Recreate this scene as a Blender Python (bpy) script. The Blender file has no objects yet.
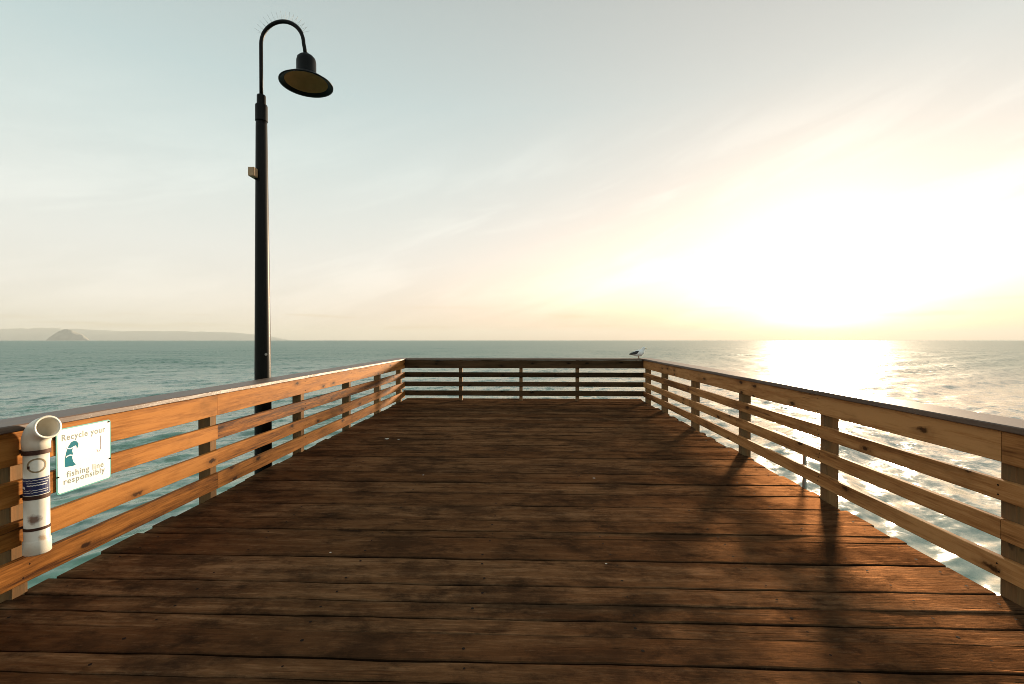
import bpy, bmesh, math, random
import numpy as np
from mathutils import Vector, Matrix, Euler
random.seed(7)
rng = np.random.default_rng(11)
scene = bpy.context.scene
COL = scene.collection
rad = math.radians

# ------------------------------------------------------------------ basics
EYE = 1.59                 # camera above the deck
SEA = -6.4                 # sea level
TILT = Matrix.Rotation(rad(0.35), 4, 'X')      # the pier head rises very slightly seaward
SUN_AZ, SUN_EL = rad(32.6), rad(5.7)
SUN = Vector((math.sin(SUN_AZ)*math.cos(SUN_EL), math.cos(SUN_AZ)*math.cos(SUN_EL), math.sin(SUN_EL)))
pier_roots = []

def tag(o, label=None, cat=None, group=None, kind=None):
    if label: o['label'] = label
    if cat: o['category'] = cat
    if group: o['group'] = group
    if kind: o['kind'] = kind
    return o

def thing(name, loc, label, cat, group=None):
    o = bpy.data.objects.new(name, None)
    o.empty_display_size = 0.1
    o.location = loc
    COL.objects.link(o)
    o['base'] = list(loc)
    tag(o, label, cat, group)
    pier_roots.append(o)
    return o

def base_of(o):
    while o.parent: o = o.parent
    return Vector(o['base']) if 'base' in o else Vector((0, 0, 0))

def part(name, bm, mats, parent=None, smooth=False, label=None):
    """link a bmesh (in pier coordinates) as one mesh object under its thing"""
    if parent: bmesh.ops.translate(bm, verts=bm.verts, vec=-base_of(parent))
    bmesh.ops.recalc_face_normals(bm, faces=bm.faces)
    me = bpy.data.meshes.new(name)
    bm.to_mesh(me); bm.free()
    for m in (mats if isinstance(mats, (list, tuple)) else [mats]): me.materials.append(m)
    if smooth:
        for p in me.polygons: p.use_smooth = True
    o = bpy.data.objects.new(name, me)
    COL.objects.link(o)
    o.cycles.shadow_terminator_geometry_offset = 0.0
    if parent: o.parent = parent
    if label: o['label'] = label
    return o

# ------------------------------------------------------------------ shapes
def new_bm():
    bm = bmesh.new()
    bm.verts.layers.float.new('rnd')
    return bm

def add_plank(bm, axis, a0, a1, b0, b1, c0, c1, ch=0.004, seg=10, wob=0.0015, rnd=None, endwob=0.0, mat=0):
    """a sawn board: chamfered section swept along axis with slightly uneven edges.
       axis 'x': b=y c=z ; 'y': b=x c=z ; 'z': b=x c=y"""
    lay = bm.verts.layers.float['rnd']
    r = random.random() if rnd is None else rnd
    prof = [(b0+ch, c0), (b1-ch, c0), (b1, c0+ch), (b1, c1-ch), (b1-ch, c1), (b0+ch, c1), (b0, c1-ch), (b0, c0+ch)]
    rings = []
    ph = random.uniform(0, 50)
    for i in range(seg+1):
        t = i/seg
        a = a0+(a1-a0)*t
        ring = []
        for k, (b, c) in enumerate(prof):
            side = 0 if k in (0, 5, 6, 7) else 1
            s1 = math.sin(a*3.1+ph+side*2.1)*0.6+math.sin(a*9.7+ph*1.7+side*4)*0.4
            s2 = math.sin(a*2.3+ph*2.2)*0.6+math.sin(a*7.9+ph*.7)*0.4
            bb, cc = b+wob*s1+random.uniform(-.3, .3)*wob, c+wob*.6*s2+random.uniform(-.2, .2)*wob
            aa = a+(random.uniform(-endwob, endwob) if i in (0, seg) else 0)
            co = {'x': (aa, bb, cc), 'y': (bb, aa, cc), 'z': (bb, cc, aa)}[axis]
            v = bm.verts.new(co); v[lay] = r
            ring.append(v)
        rings.append(ring)
    for i in range(seg):
        for k in range(8):
            f = bm.faces.new((rings[i][k], rings[i][(k+1) % 8], rings[i+1][(k+1) % 8], rings[i+1][k])); f.material_index = mat
    f = bm.faces.new(rings[0]); f.material_index = mat
    f = bm.faces.new(rings[-1][::-1]); f.material_index = mat

def add_tube(bm, pts, radii, n=16, cap=True, squash=None, mat=0):
    """tube along a polyline; squash = (sx, sz) multipliers per point for non-round sections"""
    pts = [Vector(p) for p in pts]
    if not isinstance(radii, (list, tuple)): radii = [radii]*len(pts)
    rings = []
    up = None
    for i, p in enumerate(pts):
        d = (pts[min(i+1, len(pts)-1)]-pts[max(i-1, 0)]).normalized()
        if up is None:
            up = Vector((0, 0, 1)) if abs(d.z) < .9 else Vector((0, 1, 0))
        side = d.cross(up).normalized()
        up = side.cross(d).normalized()
        sx, sz = squash[i] if squash else (1, 1)
        ring = []
        for k in range(n):
            a = 2*math.pi*k/n
            ring.append(bm.verts.new(p+side*math.cos(a)*radii[i]*sx+up*math.sin(a)*radii[i]*sz))
        rings.append(ring)
    for i in range(len(rings)-1):
        for k in range(n):
            f = bm.faces.new((rings[i][k], rings[i][(k+1) % n], rings[i+1][(k+1) % n], rings[i+1][k])); f.material_index = mat
    if cap:
        bm.faces.new(rings[0][::-1]).material_index = mat
        bm.faces.new(rings[-1]).material_index = mat
    return rings

def add_lathe(bm, c, prof, n=40, closed=False, mat=0, caps=True):
    """profile of (radius, z) about the vertical through c"""
    rings = []
    for r, z in prof:
        rings.append([bm.verts.new((c[0]+r*math.cos(2*math.pi*k/n), c[1]+r*math.sin(2*math.pi*k/n), c[2]+z)) for k in range(n)])
    m = len(rings)
    for i in range(m if closed else m-1):
        a, b = rings[i], rings[(i+1) % m]
        for k in range(n):
            bm.faces.new((a[k], a[(k+1) % n], b[(k+1) % n], b[k])).material_index = mat
    if not closed and caps:
        if prof[0][0] > 1e-6: bm.faces.new(rings[0][::-1]).material_index = mat
        if prof[-1][0] > 1e-6: bm.faces.new(rings[-1]).material_index = mat

def add_box(bm, lo, hi, bev=0.0, mat=0):
    r = bmesh.ops.create_cube(bm, size=1)
    vs = r['verts']
    for v in vs:
        v.co = Vector([lo[i]+(v.co[i]+.5)*(hi[i]-lo[i]) for i in range(3)])
    if bev:
        es = list({e for v in vs for e in v.link_edges})
        bmesh.ops.bevel(bm, geom=es, offset=bev, segments=2, affect='EDGES')

def add_poly(bm, pts, thick, plane):
    """extrude a closed 2d outline; plane maps (u, v, w) to a point"""
    a = [bm.verts.new(plane(u, v, 0)) for u, v in pts]
    b = [bm.verts.new(plane(u, v, thick)) for u, v in pts]
    n = len(pts)
    bm.faces.new(a[::-1]); bm.faces.new(b)
    for k in range(n): bm.faces.new((a[k], a[(k+1) % n], b[(k+1) % n], b[k]))

# ------------------------------------------------------------------ node helpers
class NT:
    def __init__(s, nt): s.nt = nt
    def n(s, kind, ins=None, **attrs):
        nd = s.nt.nodes.new(kind)
        for k, v in attrs.items(): setattr(nd, k, v)
        for k, v in (ins or {}).items(): s.set(nd.inputs[k], v)
        return nd
    def set(s, inp, v):
        if isinstance(v, bpy.types.NodeSocket): s.nt.links.new(v, inp)
        elif isinstance(v, bpy.types.Node): s.nt.links.new(v.outputs[0], inp)
        else:
            if inp.type == 'RGBA' and len(v) == 3: v = (*v, 1)
            inp.default_value = v
    def math(s, op, a, b=0.0, c=None, clamp=False):
        nd = s.n('ShaderNodeMath', {0: a, 1: b}, operation=op, use_clamp=clamp)
        if c is not None: s.set(nd.inputs[2], c)
        return nd.outputs[0]
    def vmath(s, op, a, b=(0, 0, 0)):
        nd = s.n('ShaderNodeVectorMath', {0: a, 1: b}, operation=op)
        return nd.outputs['Value' if op in ('DOT_PRODUCT', 'LENGTH', 'DISTANCE') else 'Vector']
    def mix(s, f, a, b, blend='MIX'):
        nd = s.n('ShaderNodeMix', data_type='RGBA', blend_type=blend)
        s.set(nd.inputs[0], f); s.set(nd.inputs[6], a); s.set(nd.inputs[7], b)
        return nd.outputs[2]
    def ramp(s, f, stops, interp='LINEAR'):
        nd = s.n('ShaderNodeValToRGB', {0: f})
        cr = nd.color_ramp; cr.interpolation = interp
        while len(cr.elements) < len(stops): cr.elements.new(0.5)
        for e, (p, c) in zip(cr.elements, stops):
            e.position = p
            e.color = (c, c, c, 1) if isinstance(c, (int, float)) else (*c, 1)
        return nd.outputs[0]
    def step(s, v, lo, hi):
        nd = s.n('ShaderNodeMapRange', {0: v, 1: lo, 2: hi, 3: 0.0, 4: 1.0}, interpolation_type='SMOOTHSTEP')
        return nd.outputs[0]
    def noise(s, vec, scale, detail=4, rough=.55, w=None, dist=0.0, out=0):
        nd = s.n('ShaderNodeTexNoise', noise_dimensions='4D' if w is not None else '3D')
        s.set(nd.inputs['Vector'], vec); nd.inputs['Scale'].default_value = scale
        nd.inputs['Detail'].default_value = detail; nd.inputs['Roughness'].default_value = rough
        nd.inputs['Distortion'].default_value = dist
        if w is not None: s.set(nd.inputs['W'], w)
        return nd.outputs[out]
    def scale(s, vec, v):
        return s.vmath('MULTIPLY', vec, v)

def material(name):
    m = bpy.data.materials.new(name); m.use_nodes = True
    m.node_tree.nodes.clear()
    t = NT(m.node_tree)
    out = t.n('ShaderNodeOutputMaterial')
    return m, t, out

def plain(name, col, rough=.5, metal=0.0, spec=.5, var=.25, scale=12, bump=.0):
    m, t, out = material(name)
    co = t.n('ShaderNodeTexCoord').outputs['Object']
    nz = t.noise(co, scale, 5)
    f = t.math('MULTIPLY_ADD', t.math('SUBTRACT', nz, .5), var*2, 1.0)
    c = t.mix(1.0, col, t.n('ShaderNodeCombineColor', {0: f, 1: f, 2: f}).outputs[0], 'MULTIPLY')
    b = t.n('ShaderNodeBsdfPrincipled', {'Base Color': c, 'Roughness': rough, 'Metallic': metal, 'Specular IOR Level': spec})
    if bump:
        t.set(b.inputs['Normal'], t.n('ShaderNodeBump', {'Strength': bump, 'Distance': .002, 'Height': t.noise(co, scale*6, 4)}).outputs[0])
    t.set(out.inputs[0], b)
    return m

def wood(name, axis, dark, mid, light, rough=(.55, .8), grain=1.0, knots=True, grey=None, greyamt=0.0, bump=.6, stain=0.55, spec=.06):
    """sawn timber, grain running along axis"""
    m, t, out = material(name)
    co = t.n('ShaderNodeTexCoord').outputs['Object']
    rnd = t.n('ShaderNodeAttribute', attribute_name='rnd').outputs['Fac']
    W = t.math('MULTIPLY', rnd, 37.0)
    def st(al, ac):
        return {'x': (al, ac, ac), 'y': (ac, al, ac), 'z': (ac, ac, al)}[axis]
    wv = t.noise(t.scale(co, st(.8, 3)), 1.0, 2, w=W, out=1)
    cw = t.vmath('ADD', co, t.scale(t.vmath('SUBTRACT', wv, (.5, .5, .5)), st(0, .05)))
    fib = t.noise(t.scale(cw, st(5.0, 75*grain)), 1.0, 7, .72, w=W)          # fine fibres
    ring = t.noise(t.scale(cw, st(.8, 13*grain)), 1.0, 4, .58, w=W, dist=.6)    # broad growth bands
    g = t.math('MULTIPLY_ADD', ring, .55, t.math('MULTIPLY', fib, .45))
    g = t.math('ADD', g, t.math('MULTIPLY', t.math('SUBTRACT', rnd, .5), .16))
    c = t.ramp(g, [(.38, dark), (.5, mid), (.61, light)])
    h = g
    if knots:
        cx, cy, cz3 = t.n('ShaderNodeSeparateXYZ', {0: co}).outputs
        al, cr = {'x': (cx, t.math('ADD', cy, cz3)), 'y': (cy, t.math('ADD', cx, cz3)), 'z': (cz3, t.math('ADD', cx, cy))}[axis]
        kc = t.n('ShaderNodeCombineXYZ', {0: t.math('MULTIPLY_ADD', al, 2.4, t.math('MULTIPLY', rnd, 17.0)), 1: t.math('MULTIPLY', cr, 6.0), 2: 0.0}).outputs[0]
        vo = t.n('ShaderNodeTexVoronoi', {'Vector': kc, 'Scale': 1.0, 'Randomness': 1.0}, voronoi_dimensions='2D', feature='F1')
        pick = t.math('GREATER_THAN', t.n('ShaderNodeSeparateColor', {0: vo.outputs['Color']}).outputs[0], .66)
        kd = t.math('ADD', vo.outputs['Distance'], t.math('MULTIPLY', t.math('SUBTRACT', t.noise(co, 22, 4), .5), .28))
        k = t.math('MULTIPLY', t.math('SUBTRACT', 1.0, t.step(kd, .05, .15)), pick)
        halo = t.math('MULTIPLY', t.math('SUBTRACT', 1.0, t.step(kd, .1, .38)), pick)
        c = t.mix(t.math('MULTIPLY', halo, .4), c, dark)
        c = t.mix(t.math('MULTIPLY', k, .92), c, tuple(x*.28 for x in dark))
    if stain:
        s1 = t.step(t.noise(t.scale(co, st(1.2, 3)), 1.3, 5, .6, w=W), .5, .75)
        c = t.mix(t.math('MULTIPLY', s1, stain), c, tuple(x*.55 for x in dark))
    if grey:
        gn = t.step(t.noise(t.scale(co, st(1, 4)), 1.7, 5, .6, w=W), .35, .7)
        c = t.mix(t.math('MULTIPLY_ADD', gn, greyamt*.6, greyamt*.4), c, grey)
    crack = t.step(t.noise(t.scale(cw, st(1.1, 38)), 1.0, 2, .5, w=t.math('ADD', W, 5.0)), .68, .74)
    c = t.mix(t.math('MULTIPLY', crack, .6), c, tuple(x*.25 for x in dark))
    h = t.math('SUBTRACT', h, t.math('MULTIPLY', crack, .5))
    ro = t.math('MULTIPLY_ADD', ring, rough[1]-rough[0], rough[0])
    b = t.n('ShaderNodeBsdfPrincipled', {'Base Color': c, 'Roughness': ro, 'Specular IOR Level': spec})
    t.set(b.inputs['Normal'], t.n('ShaderNodeBump', {'Strength': bump, 'Distance': .004, 'Height': h}).outputs[0])
    t.set(out.inputs[0], b)
    return m

# ------------------------------------------------------------------ materials
OR = dict(dark=(.062, .021, .006), mid=(.25, .095, .019), light=(.37, .155, .038))
M_rail_y = wood('cedar_rail_lengthwise', 'y', **OR, rough=(.5, .75))
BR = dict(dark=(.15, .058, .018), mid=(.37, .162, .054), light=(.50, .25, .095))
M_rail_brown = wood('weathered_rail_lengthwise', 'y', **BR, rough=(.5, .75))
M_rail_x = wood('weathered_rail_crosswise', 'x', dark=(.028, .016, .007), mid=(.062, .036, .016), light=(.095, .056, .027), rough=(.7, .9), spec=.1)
M_post = wood('weathered_post_wood', 'z', dark=(.12, .075, .035), mid=(.20, .098, .038), light=(.28, .15, .064), grey=(.19, .13, .072), greyamt=.5)
M_cap_y = wood('grey_cap_lengthwise', 'y', dark=(.06, .036, .026), mid=(.11, .066, .044), light=(.16, .10, .068), grey=(.125, .085, .062), greyamt=.5, knots=False, rough=(.40, .5), spec=.42, bump=.25)
M_cap_x = wood('grey_cap_crosswise', 'x', dark=(.10, .07, .05), mid=(.17, .125, .095), light=(.23, .17, .13), grey=(.22, .19, .15), greyamt=.5, knots=False, rough=(.42, .6))
M_beam = wood('dark_beam_wood', 'y', dark=(.03, .02, .012), mid=(.06, .04, .025), light=(.09, .06, .04))
M_black = plain('black_painted_steel', (.003, .0028, .0024), .42, 0.0, .14, .3, 20, .1)
M_bronze = plain('bronze_reflector', (.42, .23, .10), .8, .0, .0, .3, 9)
M_boxwood = plain('tan_painted_box', (.42, .27, .15), .55, 0, .4, .2)
M_nail = plain('rusty_nail', (.012, .008, .006), .8, 0, .05)
M_steel = plain('grey_galvanised_steel', (.34, .33, .31), .42, .6, .5, .2, 30)
M_strap = plain('rusty_strap', (.055, .022, .013), .6, .3, .4, .4, 60)
M_sign = plain('white_sign_face', (.80, .81, .80), .35, 0, .5, .06, 8)
M_teal = plain('teal_print', (.0, .13, .18), .5, 0, .1, .2, 20)
M_edge = plain('teal_sign_border', (.06, .30, .28), .4, 0, .5, .2, 20)
M_grey = plain('grey_print', (.17, .20, .18), .5, 0, .3, .3, 60)
M_pink = plain('faded_pink_print', (.70, .50, .44), .5, 0, .3, .2, 60)
M_navy = plain('navy_label', (.012, .020, .085), .4, 0, .5, .3, 40)
M_white = plain('white_print', (.70, .70, .68), .5, 0, .3, .2, 80)
M_ring = plain('brown_ring_print', (.27, .20, .11), .5, 0, .3, .4, 60)
M_drop = plain('chalky_white_spot', (.55, .53, .48), .8, 0, .2, .3, 200)

PITCH = .345
def deck_material():
    m, t, out = material('dark_worn_deck_planks')
    co = t.n('ShaderNodeTexCoord').outputs['Object']
    rnd = t.n('ShaderNodeAttribute', attribute_name='rnd').outputs['Fac']
    W = t.math('MULTIPLY', rnd, 41.0)
    wv = t.noise(t.scale(co, (1, 3, 1)), 1.0, 2, w=W, out=1)
    cw = t.vmath('ADD', co, t.scale(t.vmath('SUBTRACT', wv, (.5, .5, .5)), (0, .07, 0)))
    fib = t.noise(t.scale(cw, (7.0, 75, 20)), 1.0, 8, .74, w=W)
    ring = t.noise(t.scale(cw, (1.1, 15, 8)), 1.0, 5, .62, w=W, dist=.5)
    g = t.math('MULTIPLY_ADD', ring, .5, t.math('MULTIPLY', fib, .5))
    g = t.math('ADD', g, t.math('MULTIPLY', t.math('SUBTRACT', rnd, .5), .16))
    c = t.ramp(g, [(.38, (.005, .0026, .0013)), (.47, (.024, .0128, .0062)), (.55, (.058, .033, .0165)), (.65, (.14, .084, .045))])
    # worn soiling: big irregular dark patches, smears along the planks, scuffs
    p1 = t.step(t.noise(t.scale(co, (.9, 1.5, 1)), 1.5, 8, .70, w=t.math('MULTIPLY', rnd, 1.3)), .44, .62)
    c = t.mix(t.math('MULTIPLY', p1, .72), c, (.013, .0085, .006))
    p2 = t.step(t.noise(t.scale(co, (2.4, 4.5, 1)), 1.7, 7, .70, w=W), .46, .68)
    c = t.mix(t.math('MULTIPLY', p2, .72), c, (.011, .0075, .0055))
    p3 = t.step(t.noise(t.scale(co, (14, 22, 1)), 1.0, 5, .7, w=W), .57, .66)
    c = t.mix(t.math('MULTIPLY', p3, .4), c, (.010, .007, .005))
    pale = t.step(t.noise(t.scale(cw, (6, 40, 1)), 1.0, 6, .75, w=t.math('ADD', W, 3.0)), .56, .75)
    c = t.mix(t.math('MULTIPLY', pale, .38), c, (.21, .135, .08))
    # knots
    vo = t.n('ShaderNodeTexVoronoi', {'Vector': t.scale(co, (1.1, 3.0, 1)), 'Scale': 1.0}, voronoi_dimensions='4D')
    t.set(vo.inputs['W'], t.math('MULTIPLY', rnd, 7.0))
    pick = t.math('GREATER_THAN', t.n('ShaderNodeSeparateColor', {0: vo.outputs['Color']}).outputs[1], .5)
    k = t.math('MULTIPLY', t.math('SUBTRACT', 1.0, t.step(vo.outputs['Distance'], .07, .17)), pick)
    c = t.mix(t.math('MULTIPLY', k, .7), c, (.010, .006, .004))
    # checks along the grain
    crack = t.step(t.noise(t.scale(cw, (.9, 30, 1)), 1.0, 3, .55, w=t.math('ADD', W, 9.0)), .64, .68)
    c = t.mix(t.math('MULTIPLY', crack, .85), c, (.006, .004, .003))
    # darker margins along the gaps, broken up by noise
    yy = t.n('ShaderNodeSeparateXYZ', {0: co}).outputs[1]
    fr = t.math('FRACT', t.math('DIVIDE', t.math('ADD', yy, 20.345-2.22+.335), PITCH))
    ed = t.math('MULTIPLY', t.math('ABSOLUTE', t.math('SUBTRACT', fr, .5)), 2.0)
    ed = t.step(t.math('ADD', ed, t.math('MULTIPLY', t.math('SUBTRACT', t.noise(t.scale(co, (3, 12, 1)), 1.0, 5, .65, w=W), .5), .9)), .82, 1.08)
    c = t.mix(t.math('MULTIPLY', ed, .75), c, (.009, .006, .004))
    h = t.math('SUBTRACT', t.math('ADD', t.math('MULTIPLY', g, 1.0), t.math('MULTIPLY', pale, .15)), t.math('MULTIPLY', crack, .9))
    wet = t.step(t.noise(co, .9, 4, .6), .4, .65)
    ro = t.math('ADD', t.math('MULTIPLY_ADD', fib, .35, .42), t.math('MULTIPLY', wet, -.10))
    bn = t.n('ShaderNodeBump', {'Strength': .8, 'Distance': .006, 'Height': h}).outputs[0]
    b = t.n('ShaderNodeBsdfPrincipled', {'Base Color': c, 'Roughness': .9, 'Specular IOR Level': .0, 'Normal': bn})
    # broad gloss lobe; the warm tone of sunlit planks is put into its colour
    gl = t.n('ShaderNodeBsdfGlossy', {'Color': (1, .51, .235), 'Roughness': ro, 'Normal': bn})
    lit = t.math('MULTIPLY', t.math('SUBTRACT', 1.0, t.math('MULTIPLY', p2, .7)), t.math('SUBTRACT', 1.0, t.math('MULTIPLY', p1, .6)))
    amt = t.math('MULTIPLY_ADD', lit, .066, .005)
    t.set(out.inputs[0], t.n('ShaderNodeMixShader', {0: amt, 1: b, 2: gl}))
    return m
M_deck = deck_material()

def pvc_material():
    m, t, out = material('stained_white_plastic')
    co = t.n('ShaderNodeTexCoord').outputs['Object']
    nz = t.noise(co, 9, 5)
    c = t.mix(t.step(nz, .4, .75), (.74, .70, .60), (.62, .56, .44))
    def spot(p, r, amt, col, cc):
        d = t.vmath('DISTANCE', t.vmath('ADD', co, t.scale(t.vmath('SUBTRACT', t.noise(co, 40, 3, out=1), (.5, .5, .5)), (.035, .035, .035))), p)
        return t.mix(t.math('MULTIPLY', t.math('SUBTRACT', 1.0, t.step(d, r*.35, r)), amt), cc, col)
    c = spot((.035, -.047, .475-.25), .040, .95, (.14, .055, .02), c)
    c = spot((.054, -.018, .36-.256), .026, .7, (.35, .19, .07), c)
    b = t.n('ShaderNodeBsdfPrincipled', {'Base Color': c, 'Roughness': .38})
    t.set(out.inputs[0], b)
    return m
M_pvc = pvc_material()

# ------------------------------------------------------------------ the deck
DX0, DX1 = -3.15, 2.93
bm = new_bm()
for k in range(-24, 28):
    y0 = 2.22+PITCH*k
    y1 = y0+PITCH
    cuts = [y0, y1]
    if random.random() < .40: cuts = [y0, y0+PITCH*random.choice((.36, .45, .6)), y1]
    for q in range(len(cuts)-1):
        gap = random.uniform(.012, .021)
        g0 = .0025 if q > 0 else gap*.5
        g1 = .0025 if q < len(cuts)-2 else gap*.5
        dz = random.uniform(-.004, .003)
        r = random.random()
        x0 = DX0+random.uniform(-.02, .02); x1 = DX1+random.uniform(-.045, .02)
        add_plank(bm, 'x', x0, x1, cuts[q]+g0, cuts[q+1]-g1, -.07+dz, dz, ch=.005, seg=60, wob=.0045, rnd=r, endwob=.004)
        # nail heads over the joists
        for jx in (-2.95, -2.1, -1.2, -.3, .6, 1.5, 2.3, 2.78):
            for f in ((.22, .78) if len(cuts) == 2 else (.5,)):
                nx, ny = jx+random.uniform(-.03, .03), cuts[q]+(cuts[q+1]-cuts[q])*f+random.uniform(-.02, .02)
                rr = random.uniform(.006, .010)
                lay = bm.verts.layers.float['rnd']
                vs = [bm.verts.new((nx+rr*math.cos(a*math.pi/4), ny+rr*math.sin(a*math.pi/4), dz+.0025)) for a in range(8)]
                bm.faces.new(vs).material_index = 1
deck = part('pier_deck', bm, [M_deck, M_nail])
deck['base'] = [0, 0, 0]; pier_roots.append(deck); tag(deck, kind='structure')
bm = new_bm()
for x in (DX0+.16, -2.1, -1.2, -.3, .6, 1.5, 2.3, DX1-.16):
    add_plank(bm, 'y', -6.0, 11.36, x-.05, x+.05, -.42, -.08, seg=8)
beams = part('deck_joists', bm, M_beam)
beams['base'] = [0, 0, 0]; pier_roots.append(beams); tag(beams, kind='structure')
# a few chalky bird droppings on the planks
bm = new_bm()
for (x, y, r) in ((-2.2, 7.04, .03), (-2.0, 7.0, .012), (-1.2, 5.2, .009), (.75, 5.15, .012), (.55, 3.2, .006), (-1.45, 3.3, .007)):
    vs = []
    for a in range(12):
        q = r*random.uniform(.6, 1.2)
        vs.append(bm.verts.new((x+q*1.3*math.cos(a*math.pi/6), y+q*math.sin(a*math.pi/6), .0075)))
    bm.faces.new(vs)
drops = part('bird_droppings', bm, M_drop)
drops['base'] = [0, 0, 0]; pier_roots.append(drops)
tag(drops, 'small chalky white bird droppings spattered over the dark deck planks', 'droppings', kind='stuff')

# ------------------------------------------------------------------ railings
def side_railing(root, side, posts, bands, mats, joints, cap_mat):
    """side -1 left / +1 right ; boards nailed to the inner face of the posts"""
    xi = -3.09 if side < 0 else 2.87       # inner face of the boards
    T = .042
    def X(d): return xi+side*d             # d metres outward from the inner face
    for y in posts:
        bm = new_bm()
        a, b = sorted((X(T+.003), X(T+.123)))
        add_plank(bm, 'z', -.5, 1.018, a, b, y-.048, y+.048, ch=.005, seg=8, wob=.002)
        part('post', bm, M_post, root)
    ends = [-5.95]+list(joints)
    for bi, (z0, z1) in enumerate(bands):
        js = joints if bi in (0, 2) else joints[1:]+[]
        ys = [-5.95]+[j for j in sorted(js)]+[11.3865]
        for k in range(len(ys)-1):
            bm = new_bm()
            a, b = sorted((X(random.uniform(-.0015, .0015)), X(T)))
            y0, y1 = ys[k]+.002, ys[k+1]-.002
            dz = random.uniform(-.004, .004)
            add_plank(bm, 'y', y0, y1, a, b, z0+dz, z1+dz, ch=.004, seg=int(6+(y1-y0)*5), wob=.002)
            for y in posts:                # nail heads where the board meets the posts
                if y0 < y < y1:
                    for zz in ((z0+.04), (z1-.04)):
                        p = Vector((X(.0015), y+random.uniform(-.02, .02), zz+dz+random.uniform(-.01, .01)))
                        add_tube(bm, [p, p+Vector((-side*.003, 0, 0))], .0055, 8, mat=1)
            part('top_board' if bi == 0 else 'rail_board', bm, [mats[bi % len(mats)], M_nail], root)
    cj = [-5.95, -1.3, 4.44 if side < 0 else 6.34, 11.72]
    for k in range(3):
        bm = new_bm()
        a, b = sorted((X(-.035), X(.275)))
        add_plank(bm, 'y', cj[k]+.0015, cj[k+1]-.0015, a, b, 1.026, 1.068, ch=.006, seg=int(8+(cj[k+1]-cj[k])*4), wob=.0022)
        part('cap_board', bm, cap_mat, root)

LP = [11.20, 9.58, 7.93, 6.24, 4.44, 2.70, 1.0, -.7, -2.4, -4.1, -5.72]
RP = [11.335, 9.97, 8.17, 6.34, 4.59, 2.86, 1.12, -.6, -2.28, -3.96, -5.68]
left = thing('wooden_railing', (-3.15, 2.7, 0), 'sunlit orange wooden railing on the left, carrying the white tube and the sign', 'railing', 'wooden railings round the pier deck')
side_railing(left, -1, LP, [(.815, 1.022), (.572, .715), (.322, .470), (.082, .235)], [M_rail_y], [2.70, 4.44], M_cap_y)
right = thing('wooden_railing', (2.93, 2.7, 0), 'brown shaded wooden railing on the right with a grey pipe behind it', 'railing', 'wooden railings round the pier deck')
side_railing(right, 1, RP, [(.832, 1.022), (.600, .722), (.362, .484), (.128, .252)], [M_rail_brown], [2.86, 8.17], M_cap_y)
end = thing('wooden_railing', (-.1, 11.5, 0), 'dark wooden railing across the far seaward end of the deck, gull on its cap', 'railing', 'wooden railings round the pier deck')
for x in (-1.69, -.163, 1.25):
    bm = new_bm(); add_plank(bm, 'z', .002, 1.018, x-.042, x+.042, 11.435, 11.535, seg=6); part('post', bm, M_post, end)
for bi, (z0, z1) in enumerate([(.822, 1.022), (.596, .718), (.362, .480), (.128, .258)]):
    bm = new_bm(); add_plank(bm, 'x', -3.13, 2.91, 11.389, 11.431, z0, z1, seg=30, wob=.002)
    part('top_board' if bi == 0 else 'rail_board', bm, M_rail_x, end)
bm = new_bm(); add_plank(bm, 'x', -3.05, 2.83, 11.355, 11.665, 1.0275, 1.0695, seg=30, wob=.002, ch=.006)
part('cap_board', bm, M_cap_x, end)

# ------------------------------------------------------------------ pipe outside the right railing
pr = thing('conduit_pipe', (3.2, 3.0, 0), 'thin grey conduit pipe on brackets running along the outside of the right railing', 'pipe')
bm = new_bm(); add_tube(bm, [(3.16, -5.9, .325), (3.16, 0, .33), (3.16, 5.75, .335)], .022, 14); part('pipe', bm, M_steel, pr, True)
bm = new_bm(); add_box(bm, (3.12, 5.72, .29), (3.2, 6.0, .39), .01); part('junction_box', bm, M_steel, pr)
for y in (5.3, 2.0, -1.3, -4.6):
    bm = new_bm(); add_box(bm, (3.145, y-.02, -.2), (3.175, y+.02, .31), .004); part('bracket', bm, M_steel, pr)

# ------------------------------------------------------------------ lamp post
LX, LY = -3.51, 5.93
lamp = thing('street_lamp', (LX, LY, 0), 'tall black gooseneck lamp post with a bell shade standing outside the left railing', 'street lamp')
bm = new_bm()
add_lathe(bm, (LX, LY, 0), [(.112, -1.6), (.108, -.9), (.104, 0), (.098, 1.2), (.084, 2.8), (.069, 4.4), (.066, 4.46)], 32)
part('pole', bm, M_black, lamp, True)
bm = new_bm()
add_lathe(bm, (LX, LY, 0), [(.066, 4.440), (.075, 4.445), (.075, 4.64), (.071, 4.655), (.056, 4.66), (.054, 4.775), (.05, 4.785)], 28)
part('collar', bm, M_black, lamp)
bm = new_bm(); add_box(bm, (LX-.11, LY-.11, -.46), (LX+.36, LY+.11, -.36), .01); part('mounting_bracket', bm, M_black, lamp)
bm = new_bm(); add_box(bm, (LX-.11, LY-.11, -1.56), (LX+.36, LY+.11, -1.46), .01)
part('mounting_bracket', bm, M_black, lamp)
R = .285
cz = 5.455
arm = [(LX, LY, 4.76), (LX, LY, 5.1), (LX, LY, 5.33)]
for k in range(0, 25):
    a = math.pi-math.pi*k/24
    arm.append((LX+R+R*math.cos(a), LY, cz+R*math.sin(a)*1.02))
EX = LX+2*R+.005
arm += [(EX+.006, LY, 5.40), (EX+.024, LY, 5.28)]
bm = new_bm(); add_tube(bm, arm, .0235, 16); part('gooseneck_arm', bm, M_black, lamp, True)
bm = new_bm()
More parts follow.
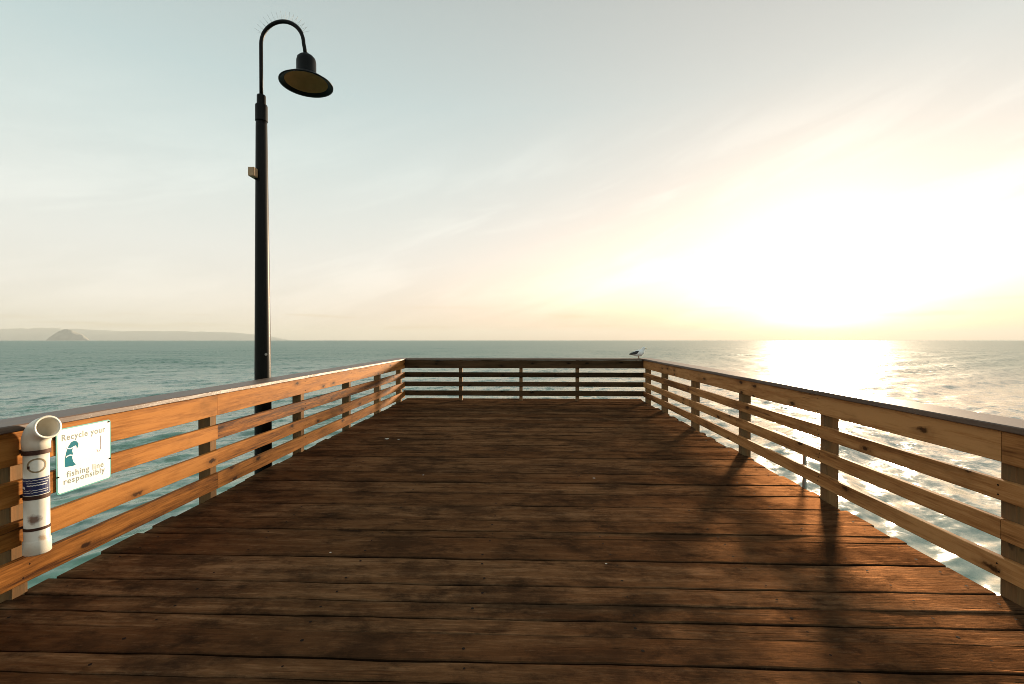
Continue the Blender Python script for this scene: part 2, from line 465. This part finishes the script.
for k in range(15):                       # thin bird spikes fanned along the top of the arm
    a = rad(152)-rad(124)*k/14
    p = Vector((LX+R+R*math.cos(a), LY, cz+R*math.sin(a)*1.02))
    for s in (-1, 1):
        d = Vector((math.cos(a), s*.35, math.sin(a))).normalized()
        add_tube(bm, [p+d*.015, p+d*.12], .0011, 5)
add_tube(bm, [(LX+R+(R+.025)*math.cos(rad(155-130*k/20)), LY, cz+(R+.025)*math.sin(rad(155-130*k/20))*1.02) for k in range(21)], .006, 6)
part('bird_spikes', bm, M_steel, lamp)
HX = EX+.03
bm = new_bm()
add_lathe(bm, (HX, LY, 0), [(.03, 5.325), (.038, 5.30), (.085, 5.285), (.112, 5.255), (.122, 5.21), (.122, 5.06), (.13, 5.048), (.134, 5.038), (.132, 5.026)], 36)
part('lamp_housing', bm, M_black, lamp, True)
bm = new_bm()
add_lathe(bm, (HX, LY, 0), [(.12, 5.05), (.15, 5.035), (.21, 5.005), (.275, 4.962), (.31, 4.935), (.33, 4.925), (.33, 4.915), (.308, 4.920), (.262, 4.945), (.255, 4.95)], 56, caps=False)
sh = part('shade', bm, M_black, lamp, True)
bm = new_bm()
add_lathe(bm, (HX, LY, 0), [(.262, 4.943), (.22, 4.970), (.15, 5.004), (.06, 5.018), (.0001, 5.021)], 48, caps=False)
part('reflector', bm, M_bronze, sh, True)
bm = new_bm(); add_box(bm, (-3.60, 5.77, 3.675), (-3.518, 5.9, 3.79), .006); bx = part('sensor_box', bm, M_boxwood, lamp)
bm = new_bm(); add_box(bm, (-3.565, 5.85, 3.655), (-3.49, 5.92, 3.673), .003); part('box_bracket', bm, M_black, bx)
bm = new_bm(); add_tube(bm, [(LX+.075, LY-.06, 1.37), (LX+.087, LY-.07, 1.37)], .016, 12); part('steel_disc', bm, M_steel, lamp)  # small pale steel disc on the pole

# ------------------------------------------------------------------ line recycling tube
TX, TY, TZ = -3.004, 2.675, .250
tube = thing('recycling_tube', (TX, TY, TZ), 'white plastic pipe tube with curved open top strapped upright to the left railing', 'tube')
rO, rI = .058, .052
bm = new_bm()
add_lathe(bm, (TX, TY, 0), [(rI, .262), (.060, .256), (.064, .262), (.064, .335), (.060, .342), (rO, .345), (rO, .93), (rI, .93)], 40, closed=True)
add_lathe(bm, (TX, TY, 0), [(.0001, .275), (.0575, .275)], 40, caps=False)
part('tube_body', bm, M_pvc, tube, True)
hd = Vector((math.cos(rad(12)), -math.sin(rad(12)), 0))
def elbow_pts(R=.098, n=14, end=82):
    P = [Vector((TX, TY, .885)), Vector((TX, TY, .93))]
    for k in range(1, n+1):
        a = rad(end)*k/n
        P.append(Vector((TX, TY, .93))+hd*(R*(1-math.cos(a)))+Vector((0, 0, R*math.sin(a))))
    d = (P[-1]-P[-2]).normalized()
    P.append(P[-1]+d*.018)
    return P
P = elbow_pts()
bm = new_bm()
A = add_tube(bm, P, [.0645]*2+[.066]*(len(P)-3)+[.070], 36, cap=False)
B = add_tube(bm, P, [.057]*len(P), 36, cap=False)
for k in range(36):
    bm.faces.new((A[-1][k], A[-1][(k+1) % 36], B[-1][(k+1) % 36], B[-1][k]))
    bm.faces.new((A[0][k], A[0][(k+1) % 36], B[0][(k+1) % 36], B[0][k]))
part('elbow', bm, M_pvc, tube, True)
def band(z0, z1, r, tilt=0):
    bm = new_bm()
    add_lathe(bm, (TX, TY, 0), [(rO-.002, z0), (r, z0), (r, z1), (rO-.002, z1)], 40, closed=True)
    add_box(bm, (TX-.084, TY-.02, z0+.002), (TX-rO+.004, TY+.02, z1-.002))      # stand-off block against the boards
    return bm
part('strap', band(.865, .892, .0655), M_strap, tube)
part('strap', band(.594, .618, .0605), M_strap, tube)
part('strap', band(.405, .422, .0605), M_strap, tube)
def patch(a0, a1, z0, z1, r, n=14, fz=None):
    bm = new_bm(); va = []; vb = []
    for k in range(n+1):
        a = rad(a0+(a1-a0)*k/n)
        dz = fz(k/n) if fz else 0
        va.append(bm.verts.new((TX+r*math.cos(a), TY+r*math.sin(a), z0+dz))); vb.append(bm.verts.new((TX+r*math.cos(a), TY+r*math.sin(a), z1+dz)))
    for k in range(n): bm.faces.new((va[k], va[k+1], vb[k+1], vb[k]))
    return bm
lab = part('navy_label', patch(-135, 30, .622, .724, rO+.0008), M_navy, tube)
for (a0, a1, z0, z1) in ((-125, 20, .710, .713), (-90, 15, .694, .697), (-85, 5, .678, .684), (-120, 15, .650, .653), (-110, 10, .637, .640)):
    part('printed_line', patch(a0, a1, z0, z1, rO+.0016, fz=lambda u: .0016*math.sin(u*40)), M_white, lab)
part('printed_wave', patch(-125, -95, .658, .672, rO+.0016, fz=lambda u: .006*math.sin(u*3.1)), M_white, lab)
bm = new_bm()                            # oval ring sticker
ra = []; rb = []
for k in range(36):
    t_ = 2*math.pi*k/36
    for lst, s in ((ra, 1.0), (rb, .80)):
        a = rad(-40)+.78*s*math.cos(t_); z = .800+.044*s*math.sin(t_)
        lst.append(bm.verts.new((TX+(rO+.0009)*math.cos(a), TY+(rO+.0009)*math.sin(a), z)))
for k in range(36): bm.faces.new((ra[k], ra[(k+1) % 36], rb[(k+1) % 36], rb[k]))
part('ring_sticker', bm, M_ring, tube)
part('dark_smudge', patch(-84, -70, .782, .800, rO+.0012), M_strap, tube)

# ------------------------------------------------------------------ sign
SX, SY0, SY1, SZ0, SZ1 = -3.084, 2.875, 3.265, .553, .988
sign = thing('notice_sign', (SX, (SY0+SY1)/2, SZ0), 'white square notice with teal border and curling teal emblem beside the tube', 'sign')
def rrect(y0, y1, z0, z1, r, n=6):
    pts = []
    for (cy, cz_, a0) in ((y1-r, z0+r, -90), (y1-r, z1-r, 0), (y0+r, z1-r, 90), (y0+r, z0+r, 180)):
        for k in range(n+1):
            a = rad(a0+90*k/n); pts.append((cy+r*math.cos(a), cz_+r*math.sin(a)))
    return pts
bm = new_bm(); add_poly(bm, rrect(SY0, SY1, SZ0, SZ1, .022), .004, lambda u, v, w: (SX+w, u, v)); part('border', bm, M_edge, sign)
bm = new_bm(); add_poly(bm, rrect(SY0+.008, SY1-.008, SZ0+.008, SZ1-.008, .018), .001, lambda u, v, w: (SX+.0041+w, u, v)); panel = part('panel', bm, M_sign, sign)
FX = SX+.0053
def lettering(txt, y, z, size, mat, spacing=1.1, width=None):
    cu = bpy.data.curves.new('lettering', 'FONT')
    cu.body = txt; cu.size = size; cu.extrude = .0003; cu.space_character = spacing; cu.offset = .0010
    cu.resolution_u = 4
    tmp = bpy.data.objects.new('lettering', cu); COL.objects.link(tmp)
    dg = bpy.context.evaluated_depsgraph_get()
    me = bpy.data.meshes.new_from_object(tmp.evaluated_get(dg))
    bpy.data.objects.remove(tmp)
    xs = [v.co.x for v in me.vertices]
    k = (width/(max(xs)-min(xs))) if width else 1
    b = base_of(sign)
    for v in me.vertices:
        u, w_, d = v.co.x-min(xs), v.co.y, v.co.z
        v.co = Vector((FX+d, y+u*k, z+w_))-b
    me.materials.clear(); me.materials.append(mat)
    o = bpy.data.objects.new('lettering', me); COL.objects.link(o); o.parent = panel
    return o
lettering('Recycle your', SY0+.035, .905, .058, M_grey, 1.15, .31)
lettering('fishing line', SY0+.065, .655, .055, M_grey, 1.15, .265)
lettering('responsibly', SY0+.045, .612, .055, M_grey, 1.15, .295)
def yz(u, v): return (SY0+u*.387, SZ0+v*.435)
bm = new_bm()                             # curling teal emblem
outl = [(.14, .40), (.28, .385), (.33, .395), (.285, .45), (.265, .52), (.28, .58), (.265, .625), (.28, .665), (.32, .70), (.345, .685), (.35, .645), (.375, .665), (.38, .715), (.35, .755), (.30, .775), (.25, .76), (.20, .70), (.165, .62), (.14, .52)]
add_poly(bm, [yz(u, v) for u, v in outl], .0006, lambda u, v, w: (FX+w, u, v)); part('emblem', bm, M_teal, panel)
for (v0, bend) in ((.555, .02), (.695, -.02)):
    pts = []; bm = new_bm()
    for k in range(9): pts.append((.155+.125*k/8, v0+bend*math.sin(k/8*3.1)))
    ol = [yz(u+(.02 if v0 > .6 else 0), v) for u, v in pts]+[yz(u+(.02 if v0 > .6 else 0), v-.018) for u, v in pts[::-1]]
    add_poly(bm, ol, .0004, lambda u, v, w: (FX+.0008+w, u, v))
    part('emblem_highlight', bm, M_sign, panel)
bm = new_bm()                             # faded fish hook
hk = [(.80, .76), (.80, .60), (.795, .54), (.77, .505), (.74, .51), (.725, .55)]
add_tube(bm, [(FX, *yz(u, v)) for u, v in hk], .0018, 6); part('faded_hook', bm, M_pink, panel)
for (y, z) in ((SY1-.018, SZ1-.016), (SY0+.018, SZ1-.016), (SY1-.010, .70), (SY0+.010, .672)):
    bm = new_bm(); add_tube(bm, [(FX, y, z), (FX+.004, y, z)], .0055, 10); part('screw', bm, M_nail, sign)

# ------------------------------------------------------------------ gull on the end rail
GX, GY, GZ = 2.78, 11.5, 1.0695
gull = thing('seagull', (GX, GY, GZ), 'white and grey seagull perched on the cap at the far right corner of the railing', 'bird')
def gull_body():
    bm = bmesh.new()
    P = [(-.235, 0, .085), (-.17, 0, .105), (-.10, 0, .118), (-.03, 0, .128), (.04, 0, .140), (.080, 0, .168), (.102, 0, .205), (.114, 0, .236), (.134, 0, .250), (.156, 0, .246), (.168, 0, .242)]
    Rr = [.008, .032, .062, .082, .086, .070, .050, .043, .043, .028, .012]
    add_tube(bm, [(GX+p[0], GY+p[1], GZ+p[2]) for p in P], Rr, 18, squash=[(1.6, .6), (1.2, .8)]+[(1, 1)]*9)
    for s in (-1, 1):
        add_tube(bm, [(GX+.0, GY+s*.026, GZ+.10), (GX+.004, GY+s*.026, GZ+.055), (GX+.0, GY+s*.026, GZ+.004)], [.014, .0065, .0065], 8)
        for a in (-25, 0, 25):
            add_tube(bm, [(GX-.005, GY+s*.026, GZ+.005), (GX+.042*math.cos(rad(a)), GY+s*.026+.042*math.sin(rad(a)), GZ+.005)], .0048, 6)
    me = bpy.data.meshes.new('tmp'); bm.to_mesh(me); bm.free()
    ob = bpy.data.objects.new('tmp', me); COL.objects.link(ob)
    md = ob.modifiers.new('r', 'REMESH'); md.mode = 'VOXEL'; md.voxel_size = .0035
    dg = bpy.context.evaluated_depsgraph_get()
    m2 = bpy.data.meshes.new_from_object(ob.evaluated_get(dg))
    bpy.data.objects.remove(ob)
    bm = bmesh.new(); bm.from_mesh(m2)
    bmesh.ops.smooth_vert(bm, verts=bm.verts, factor=.5)
    for f in bm.faces:
        c = f.calc_center_median()-Vector((GX, GY, GZ))
        f.material_index = 1 if c.z < .06 else (2 if c.x < -.175 else 0)
    return bm
M_gwhite = plain('white_feathers', (.85, .85, .83), .8, 0, .2, .1, 30)
M_gslate = plain('slate_feathers', (.06, .06, .062), .8, 0, .2, .3, 40)
M_gleg = plain('pinkish_leg', (.30, .17, .10), .6)
M_gbeak = plain('yellow_beak', (.45, .28, .05), .5)
body = part('body', gull_body(), [M_gwhite, M_gleg, M_gwhite], gull, True)
for s in (-1, 1):
    bm = new_bm()
    add_tube(bm, [(GX-.235, GY+s*.025, GZ+.100), (GX-.18, GY+s*.035, GZ+.113), (GX-.11, GY+s*.050, GZ+.132), (GX-.045, GY+s*.058, GZ+.148), (GX+.01, GY+s*.056, GZ+.157), (GX+.03, GY+s*.046, GZ+.160)],
             [.006, .022, .038, .044, .034, .012], 14, squash=[(.5, 1)]*6)
    part('wing', bm, M_gslate, gull, True)
bm = new_bm(); add_tube(bm, [(GX+.162, GY, GZ+.244), (GX+.189, GY, GZ+.239), (GX+.210, GY, GZ+.231)], [.010, .0075, .002], 10); part('beak', bm, M_gbeak, gull, True)
for s in (-1, 1):
    bm = new_bm(); bmesh.ops.create_icosphere(bm, subdivisions=2, radius=.0045, matrix=Matrix.Translation((GX+.142, GY+s*.033, GZ+.256))); part('eye', bm, M_black, gull, True)

tube['base'] = [TX, TY+.012, TZ+.018]
# ------------------------------------------------------------------ tilt the pier things
for o in pier_roots:
    b = Vector(o['base'])
    o.matrix_world = TILT @ Matrix.Translation(b)
    del o['base']

# ------------------------------------------------------------------ sea
def sea_mesh():
    r1 = np.exp(np.arange(math.log(2.0), math.log(1500.), .0062))
    r2 = np.exp(np.linspace(math.log(1500.)+.02, math.log(72000.), 64))
    r = np.concatenate([r1, r2])
    az = np.concatenate([np.linspace(-72, 72, 640), np.linspace(76, 284, 60)])
    az = np.radians(az)                       # measured from +Y towards +X
    A, Rr = np.meshgrid(az, r)
    X = Rr*np.sin(A); Y = Rr*np.cos(A)
    nr, na = X.shape
    spacing = Rr*.0085
    Z = np.zeros_like(X); DX = np.zeros_like(X); DY = np.zeros_like(X)
    main = math.radians(-45)                  # running in from the left horizon across the pier head
    for lam_i in range(70):
        lam = .55*(26/.55)**(lam_i/69)
        k = 2*math.pi/lam
        th = main+rng.normal(0, .38 if lam < 8 else .25)
        amp = .0118*lam**.78*(1.4 if lam < 5 else .85)*rng.uniform(.6, 1.3)*.62
        ph = rng.uniform(0, 2*math.pi)
        att = np.clip((lam/spacing-2.5)/3, 0, 1)
        # wave groups
        grp = .65+.5*np.sin(X*k*.11*math.cos(th+.9)+Y*k*.13*math.sin(th+.9)+ph*3)
        p = k*(X*math.cos(th)+Y*math.sin(th))+ph
        a = amp*att*grp
        Z += a*np.sin(p)
        DX -= .75*a*math.cos(th)*np.cos(p)*-1
        DY -= .75*a*math.sin(th)*np.cos(p)*-1
    X2, Y2 = X+DX, Y+DY
    co = np.stack([X2, Y2, Z+SEA], -1).reshape(-1, 3)
    i = np.arange(nr-1)[:, None]*na; j = np.arange(na)[None, :]
    j2 = (j+1) % na
    q = np.stack([i+j, i+j2, i+na+j2, i+na+j], -1).reshape(-1, 4)
    # centre fan closed with one polygon is hidden under the pier; a plain n-gon will do
    me = bpy.data.meshes.new('sea')
    me.vertices.add(len(co)); me.vertices.foreach_set('co', co.astype(np.float32).ravel())
    nq = len(q)
    me.loops.add(nq*4+na); me.polygons.add(nq+1)
    loops = np.concatenate([q.ravel(), np.arange(na)[::-1]])
    me.loops.foreach_set('vertex_index', loops.astype(np.int32))
    me.polygons.foreach_set('loop_start', np.concatenate([np.arange(nq)*4, [nq*4]]).astype(np.int32))
    me.polygons.foreach_set('use_smooth', np.ones(nq+1, dtype=bool))
    me.update(calc_edges=True); me.validate()
    bm = bmesh.new(); bm.from_mesh(me)
    bmesh.ops.recalc_face_normals(bm, faces=bm.faces)
    if sum(f.normal.z for f in list(bm.faces)[1000:1100]) < 0: bmesh.ops.reverse_faces(bm, faces=bm.faces)
    bm.to_mesh(me); bm.free()
    return me

def sea_material():
    m, t, out = material('sea_water')
    geo = t.n('ShaderNodeNewGeometry')
    P = geo.outputs['Position']; Nn = geo.outputs['Normal']
    # short-crested chop: steep along the wind, gentle along the crests
    U, V = (-.707, .707, 0.0), (.707, .707, 0.0)
    Q = t.n('ShaderNodeCombineXYZ', {0: t.vmath('DOT_PRODUCT', P, U), 1: t.math('MULTIPLY', t.vmath('DOT_PRODUCT', P, V), .75), 2: 0.0}).outputs[0]
    def slope(scale, au, av, detail):
        c3 = t.n('ShaderNodeSeparateColor', {0: t.noise(Q, scale, detail, .6, out=1)}).outputs
        def along(f, amt, vec):
            k = t.math('MULTIPLY', t.math('SUBTRACT', f, .5), amt)
            return t.vmath('MULTIPLY', t.n('ShaderNodeCombineXYZ', {0: k, 1: k, 2: 0.0}).outputs[0], vec)
        return t.vmath('ADD', along(c3[0], au, U), along(c3[1], av, V))
    gust = t.noise(t.scale(P, (.010, .022, 0)), 1.0, 4, .6)
    gust = t.math('MULTIPLY_ADD', t.step(gust, .35, .68), .9, .45)
    gust = t.math('MULTIPLY', gust, t.math('MULTIPLY_ADD', t.step(t.vmath('LENGTH', P), 8., 60.), .45, .55))
    s = t.vmath('ADD', slope(.7, 1.6, .50, 7), slope(3.5, .75, .25, 3))
    s = t.vmath('MULTIPLY', s, t.n('ShaderNodeCombineXYZ', {0: gust, 1: gust, 2: 0.0}).outputs[0])
    nrm = t.vmath('NORMALIZE', t.vmath('ADD', Nn, s))
    z = t.n('ShaderNodeSeparateXYZ', {0: P}).outputs[2]
    crest = t.step(z, SEA-.25, SEA+.45)
    murk = t.noise(t.scale(P, (.02, .03, 0)), 1.0, 3)
    c = t.mix(murk, (.020, .115, .068), (.036, .150, .095))
    c = t.mix(t.math('MULTIPLY', crest, .5), c, (.05, .17, .13))
    # foam: torn streaks, thicker round the pier legs
    fn = t.noise(t.scale(P, (.35, .9, .3)), 1.0, 7, .68, dist=.8)
    fl = t.noise(t.scale(P, (.06, .10, 0)), 1.0, 3)
    dist = t.vmath('LENGTH', P)
    near = t.math('SUBTRACT', 1.0, t.step(dist, 10., 60.))
    th = t.math('SUBTRACT', .74, t.math('ADD', t.math('MULTIPLY', near, .10), t.math('MULTIPLY', fl, .10)))
    foam = t.step(t.math('SUBTRACT', fn, th), -.02, .10)
    c = t.mix(t.math('MULTIPLY', foam, .85), c, (.62, .66, .62))
    ro = t.math('MULTIPLY_ADD', foam, .3, t.math('MULTIPLY_ADD', t.step(dist, 10., 250.), .26, .15))
    b = t.n('ShaderNodeBsdfPrincipled', {'Base Color': c, 'Roughness': ro, 'IOR': 1.9, 'Normal': nrm})
    t.set(out.inputs[0], b)
    return m
me = sea_mesh(); me.materials.append(sea_material())
sea = bpy.data.objects.new('sea', me); COL.objects.link(sea); tag(sea, kind='structure')

# ------------------------------------------------------------------ far coast
YAW = rad(1.95)
def far(px, d):
    """ground point seen at picture column px, d metres out"""
    u = (px-512)/455.
    return (d*(u*math.cos(YAW)-math.sin(YAW)), d*(u*math.sin(YAW)+math.cos(YAW)))
M_rock = plain('bare_coastal_rock', (.27, .27, .245), .9, 0, .1, .35, .004)
M_hill = plain('dry_coastal_hills', (.25, .275, .26), .9, 0, .1, .3, .0008)
def coast(name, d, cols, depth, prof, mat, rough, nd=14, amp=.2):
    bm = bmesh.new(); rows = []
    from mathutils import noise as mn
    for j in range(nd):
        s = j/(nd-1); row = []
        for px in cols:
            dd = d+depth*(s-.0)
            x, y = far(px, dd)
            env = math.sin(math.pi*min(1, s*1.0))**.8
            n_ = mn.fractal(Vector((x, y, 0))/rough, 1.0, 2.0, 5)
            hgt = prof(px)*(env*(1+amp*n_))
            row.append(bm.verts.new((x, y, SEA-1+max(0, hgt))))
        rows.append(row)
    for j in range(nd-1):
        for i in range(len(cols)-1):
            bm.faces.new((rows[j][i], rows[j][i+1], rows[j+1][i+1], rows[j+1][i]))
    bmesh.ops.recalc_face_normals(bm, faces=bm.faces)
    me = bpy.data.meshes.new(name); bm.to_mesh(me); bm.free(); me.materials.append(mat)
    for p in me.polygons: p.use_smooth = True
    o = bpy.data.objects.new(name, me); COL.objects.link(o); tag(o, kind='structure'); return o
def ridge(px):
    pts = [(-160, 12.5), (-60, 12), (20, 11.5), (60, 11.5), (110, 10), (150, 9.3), (200, 8.5), (240, 7), (265, 5), (285, 1.2), (292, 0)]
    for (a, ha), (b, hb) in zip(pts, pts[1:]):
        if a <= px <= b: return (ha+(hb-ha)*(px-a)/(b-a))/455*48500
    return 0
coast('hills', 45000, [-160+4*i for i in range(114)], 7000, ridge, M_hill, 3500.)
def dome(px):
    pts = [(46, 0), (49, 3), (53, 5.5), (58, 8.5), (63, 10.6), (67, 11.2), (72, 10.4), (78, 7.6), (83, 6), (87, 2.8), (90, 0)]
    for (a, ha), (b, hb) in zip(pts, pts[1:]):
        if a <= px <= b: return (ha+(hb-ha)*(px-a)/(b-a))/455*20600
    return 0
coast('rock_island', 20000, [46+i for i in range(45)], 1400, dome, M_rock, 300., 22, .10)

# ------------------------------------------------------------------ haze
HD = 2.4e-5
bm = bmesh.new(); add_box(bm, (-76000, -76000, SEA-2.5), (76000, 76000, 1480))
m, t, out = material('sea_haze')
pv = t.n('ShaderNodeVolumePrincipled', {'Color': (.58, .615, .625), 'Density': HD, 'Anisotropy': .1})
t.set(out.inputs['Volume'], pv)
me = bpy.data.meshes.new('haze'); bm.to_mesh(me); bm.free(); me.materials.append(m)
hz = bpy.data.objects.new('haze', me); COL.objects.link(hz); tag(hz, kind='stuff')

# ------------------------------------------------------------------ sky
EXPO = 1.5
K = 1/(2**EXPO*.1)                         # display value -> colour fed to a background of strength 0.1
w = bpy.data.worlds.new('World'); scene.world = w; w.use_nodes = True
w.node_tree.nodes.clear()
t = NT(w.node_tree)
wo = t.n('ShaderNodeOutputWorld')
D = t.n('ShaderNodeTexCoord').outputs['Generated']
D = t.vmath('NORMALIZE', D)
sx = t.n('ShaderNodeSeparateXYZ', {0: D})
x_, y_, z_ = sx.outputs
zc = t.math('MAXIMUM', z_, 0.0)
base = t.ramp(zc, [(0, (.86, .81, .69)), (.07, (.89, .86, .78)), (.17, (.865, .875, .82)), (.34, (.695, .79, .765)), (.45, (.57, .695, .69)), (.62, (.47, .545, .535)), (1, (.30, .38, .39))])
c = t.math('MAXIMUM', t.vmath('DOT_PRODUCT', D, tuple(SUN)), 0.0)
def pw(n): return t.math('POWER', c, n)
def glow(acc, f, col):
    k = t.n('ShaderNodeCombineColor', {0: f, 1: f, 2: f}).outputs[0]
    return t.mix(1.0, acc, t.mix(1.0, k, col, 'MULTIPLY'), 'ADD')
sky = glow(base, pw(5.0), (.19, .07, .02))
sky = glow(sky, pw(24.0), (.10, .085, .06))
sky = glow(sky, pw(70.0), (.6, .44, .34))
azs = t.math('SUBTRACT', t.math('ARCTAN2', x_, y_), SUN_AZ)
ga = t.math('POWER', 2.718, t.math('MULTIPLY', t.math('MULTIPLY', azs, azs), -1/(.43**2)))
ga2 = t.math('POWER', 2.718, t.math('MULTIPLY', t.math('MULTIPLY', azs, azs), -1/(.75**2)))
gz = t.math('POWER', 2.718, t.math('MULTIPLY', t.math('MULTIPLY', zc, zc), -1/(.15**2)))
gz2 = t.math('POWER', 2.718, t.math('MULTIPLY', t.math('MULTIPLY', zc, zc), -1/(.10**2)))
core = t.math('POWER', 2.718, t.math('MULTIPLY', t.math('MULTIPLY', azs, azs), -1/(.15**2)))
low = t.math('MULTIPLY', t.math('SUBTRACT', 1.0, t.step(z_, .02, .13)), t.math('SUBTRACT', 1.0, core))
veil = t.math('MULTIPLY', t.math('MULTIPLY', ga, gz), t.math('SUBTRACT', 1.0, t.math('MULTIPLY', low, .95)))
sky = glow(sky, veil, (3.0, 2.0, 1.15))      # bright veil of low cloud round the sun
sky = glow(sky, t.math('MULTIPLY', ga2, gz2), (.14, .06, .02))
sky = glow(sky, pw(420.0), (6.0, 4.8, 3.4))
# warm band on the horizon towards the sun
band_ = t.math('MULTIPLY', t.math('POWER', 2.718, t.math('MULTIPLY', zc, -12.0)), pw(1.8))
sky = t.mix(t.math('MULTIPLY', band_, .95), sky, t.mix(1.0, sky, (.97, .63, .40), 'MULTIPLY'))
sky = t.mix(pw(3.0), sky, t.mix(1.0, sky, (1.0, .95, .95), 'MULTIPLY'))
# thin cirrus streaks
az = t.math('ARCTAN2', x_, y_)
vv = t.math('SUBTRACT', z_, t.math('MULTIPLY', az, .28))
cv = t.n('ShaderNodeCombineXYZ', {0: t.math('MULTIPLY', az, 2.2), 1: t.math('MULTIPLY', vv, 13.0), 2: 0.3}).outputs[0]
ci = t.step(t.noise(cv, 1.0, 6, .6, dist=.5),   .44, .70)
ci = t.math('MULTIPLY', ci, t.math('SUBTRACT', 1.0, t.step(z_, .18, .5)))
sky = glow(sky, t.math('MULTIPLY', ci, t.math('MULTIPLY_ADD', pw(6.0), .15, .09)), (1, .95, .85))
# low cloud bars just over the horizon
cb = t.n('ShaderNodeCombineXYZ', {0: t.math('MULTIPLY', az, 3.0), 1: t.math('MULTIPLY', z_, 60.0), 2: 4.0}).outputs[0]
bar = t.step(t.noise(cb, 1.0, 4, .55), .52, .72)
bar = t.math('MULTIPLY', bar, t.math('MULTIPLY', t.step(z_, .012, .03), t.math('SUBTRACT', 1.0, t.step(z_, .05, .085))))
sky = t.mix(t.math('MULTIPLY', bar, .7), sky, t.mix(1.0, sky, (.86, .74, .56), 'MULTIPLY'))
nish = t.n('ShaderNodeTexSky', sky_type='NISHITA')
nish.sun_disc = False; nish.sun_elevation = SUN_EL; nish.sun_rotation = SUN_AZ
nish.air_density = 1.0; nish.dust_density = 1.5; nish.altitude = 10
sky = t.mix(1.0, sky, (K, K, K), 'MULTIPLY')
sky = t.mix(.04, sky, nish.outputs[0])
bg = t.n('ShaderNodeBackground', {'Color': sky, 'Strength': .1})
t.set(wo.inputs[0], bg)

# ------------------------------------------------------------------ sun, camera, view
ld = bpy.data.lights.new('sun', 'SUN'); ld.energy = 5; ld.angle = rad(5); ld.color = (1.0, .77, .52)
lo = bpy.data.objects.new('sun', ld); COL.objects.link(lo)
lo.rotation_euler = SUN.to_track_quat('Z', 'Y').to_euler(); lo.location = (20, 30, 20)
cd = bpy.data.cameras.new('camera'); cd.sensor_width = 36; cd.lens = 16; cd.clip_start = .05; cd.clip_end = 200000
cam = bpy.data.objects.new('camera', cd); COL.objects.link(cam)
cam.location = (0, 0, EYE); cam.rotation_euler = (rad(90-.21), 0, YAW)
scene.camera = cam
vs = scene.view_settings
vs.view_transform = 'Standard'; vs.look = 'None'; vs.exposure = EXPO; vs.gamma = 1; vs.use_curve_mapping = False
scene.cycles.use_denoising = True
scene.cycles.filter_width = 0.9
scene.cycles.max_bounces = 6
scene.cycles.sample_clamp_indirect = 8
scene.cycles.volume_bounces = 1
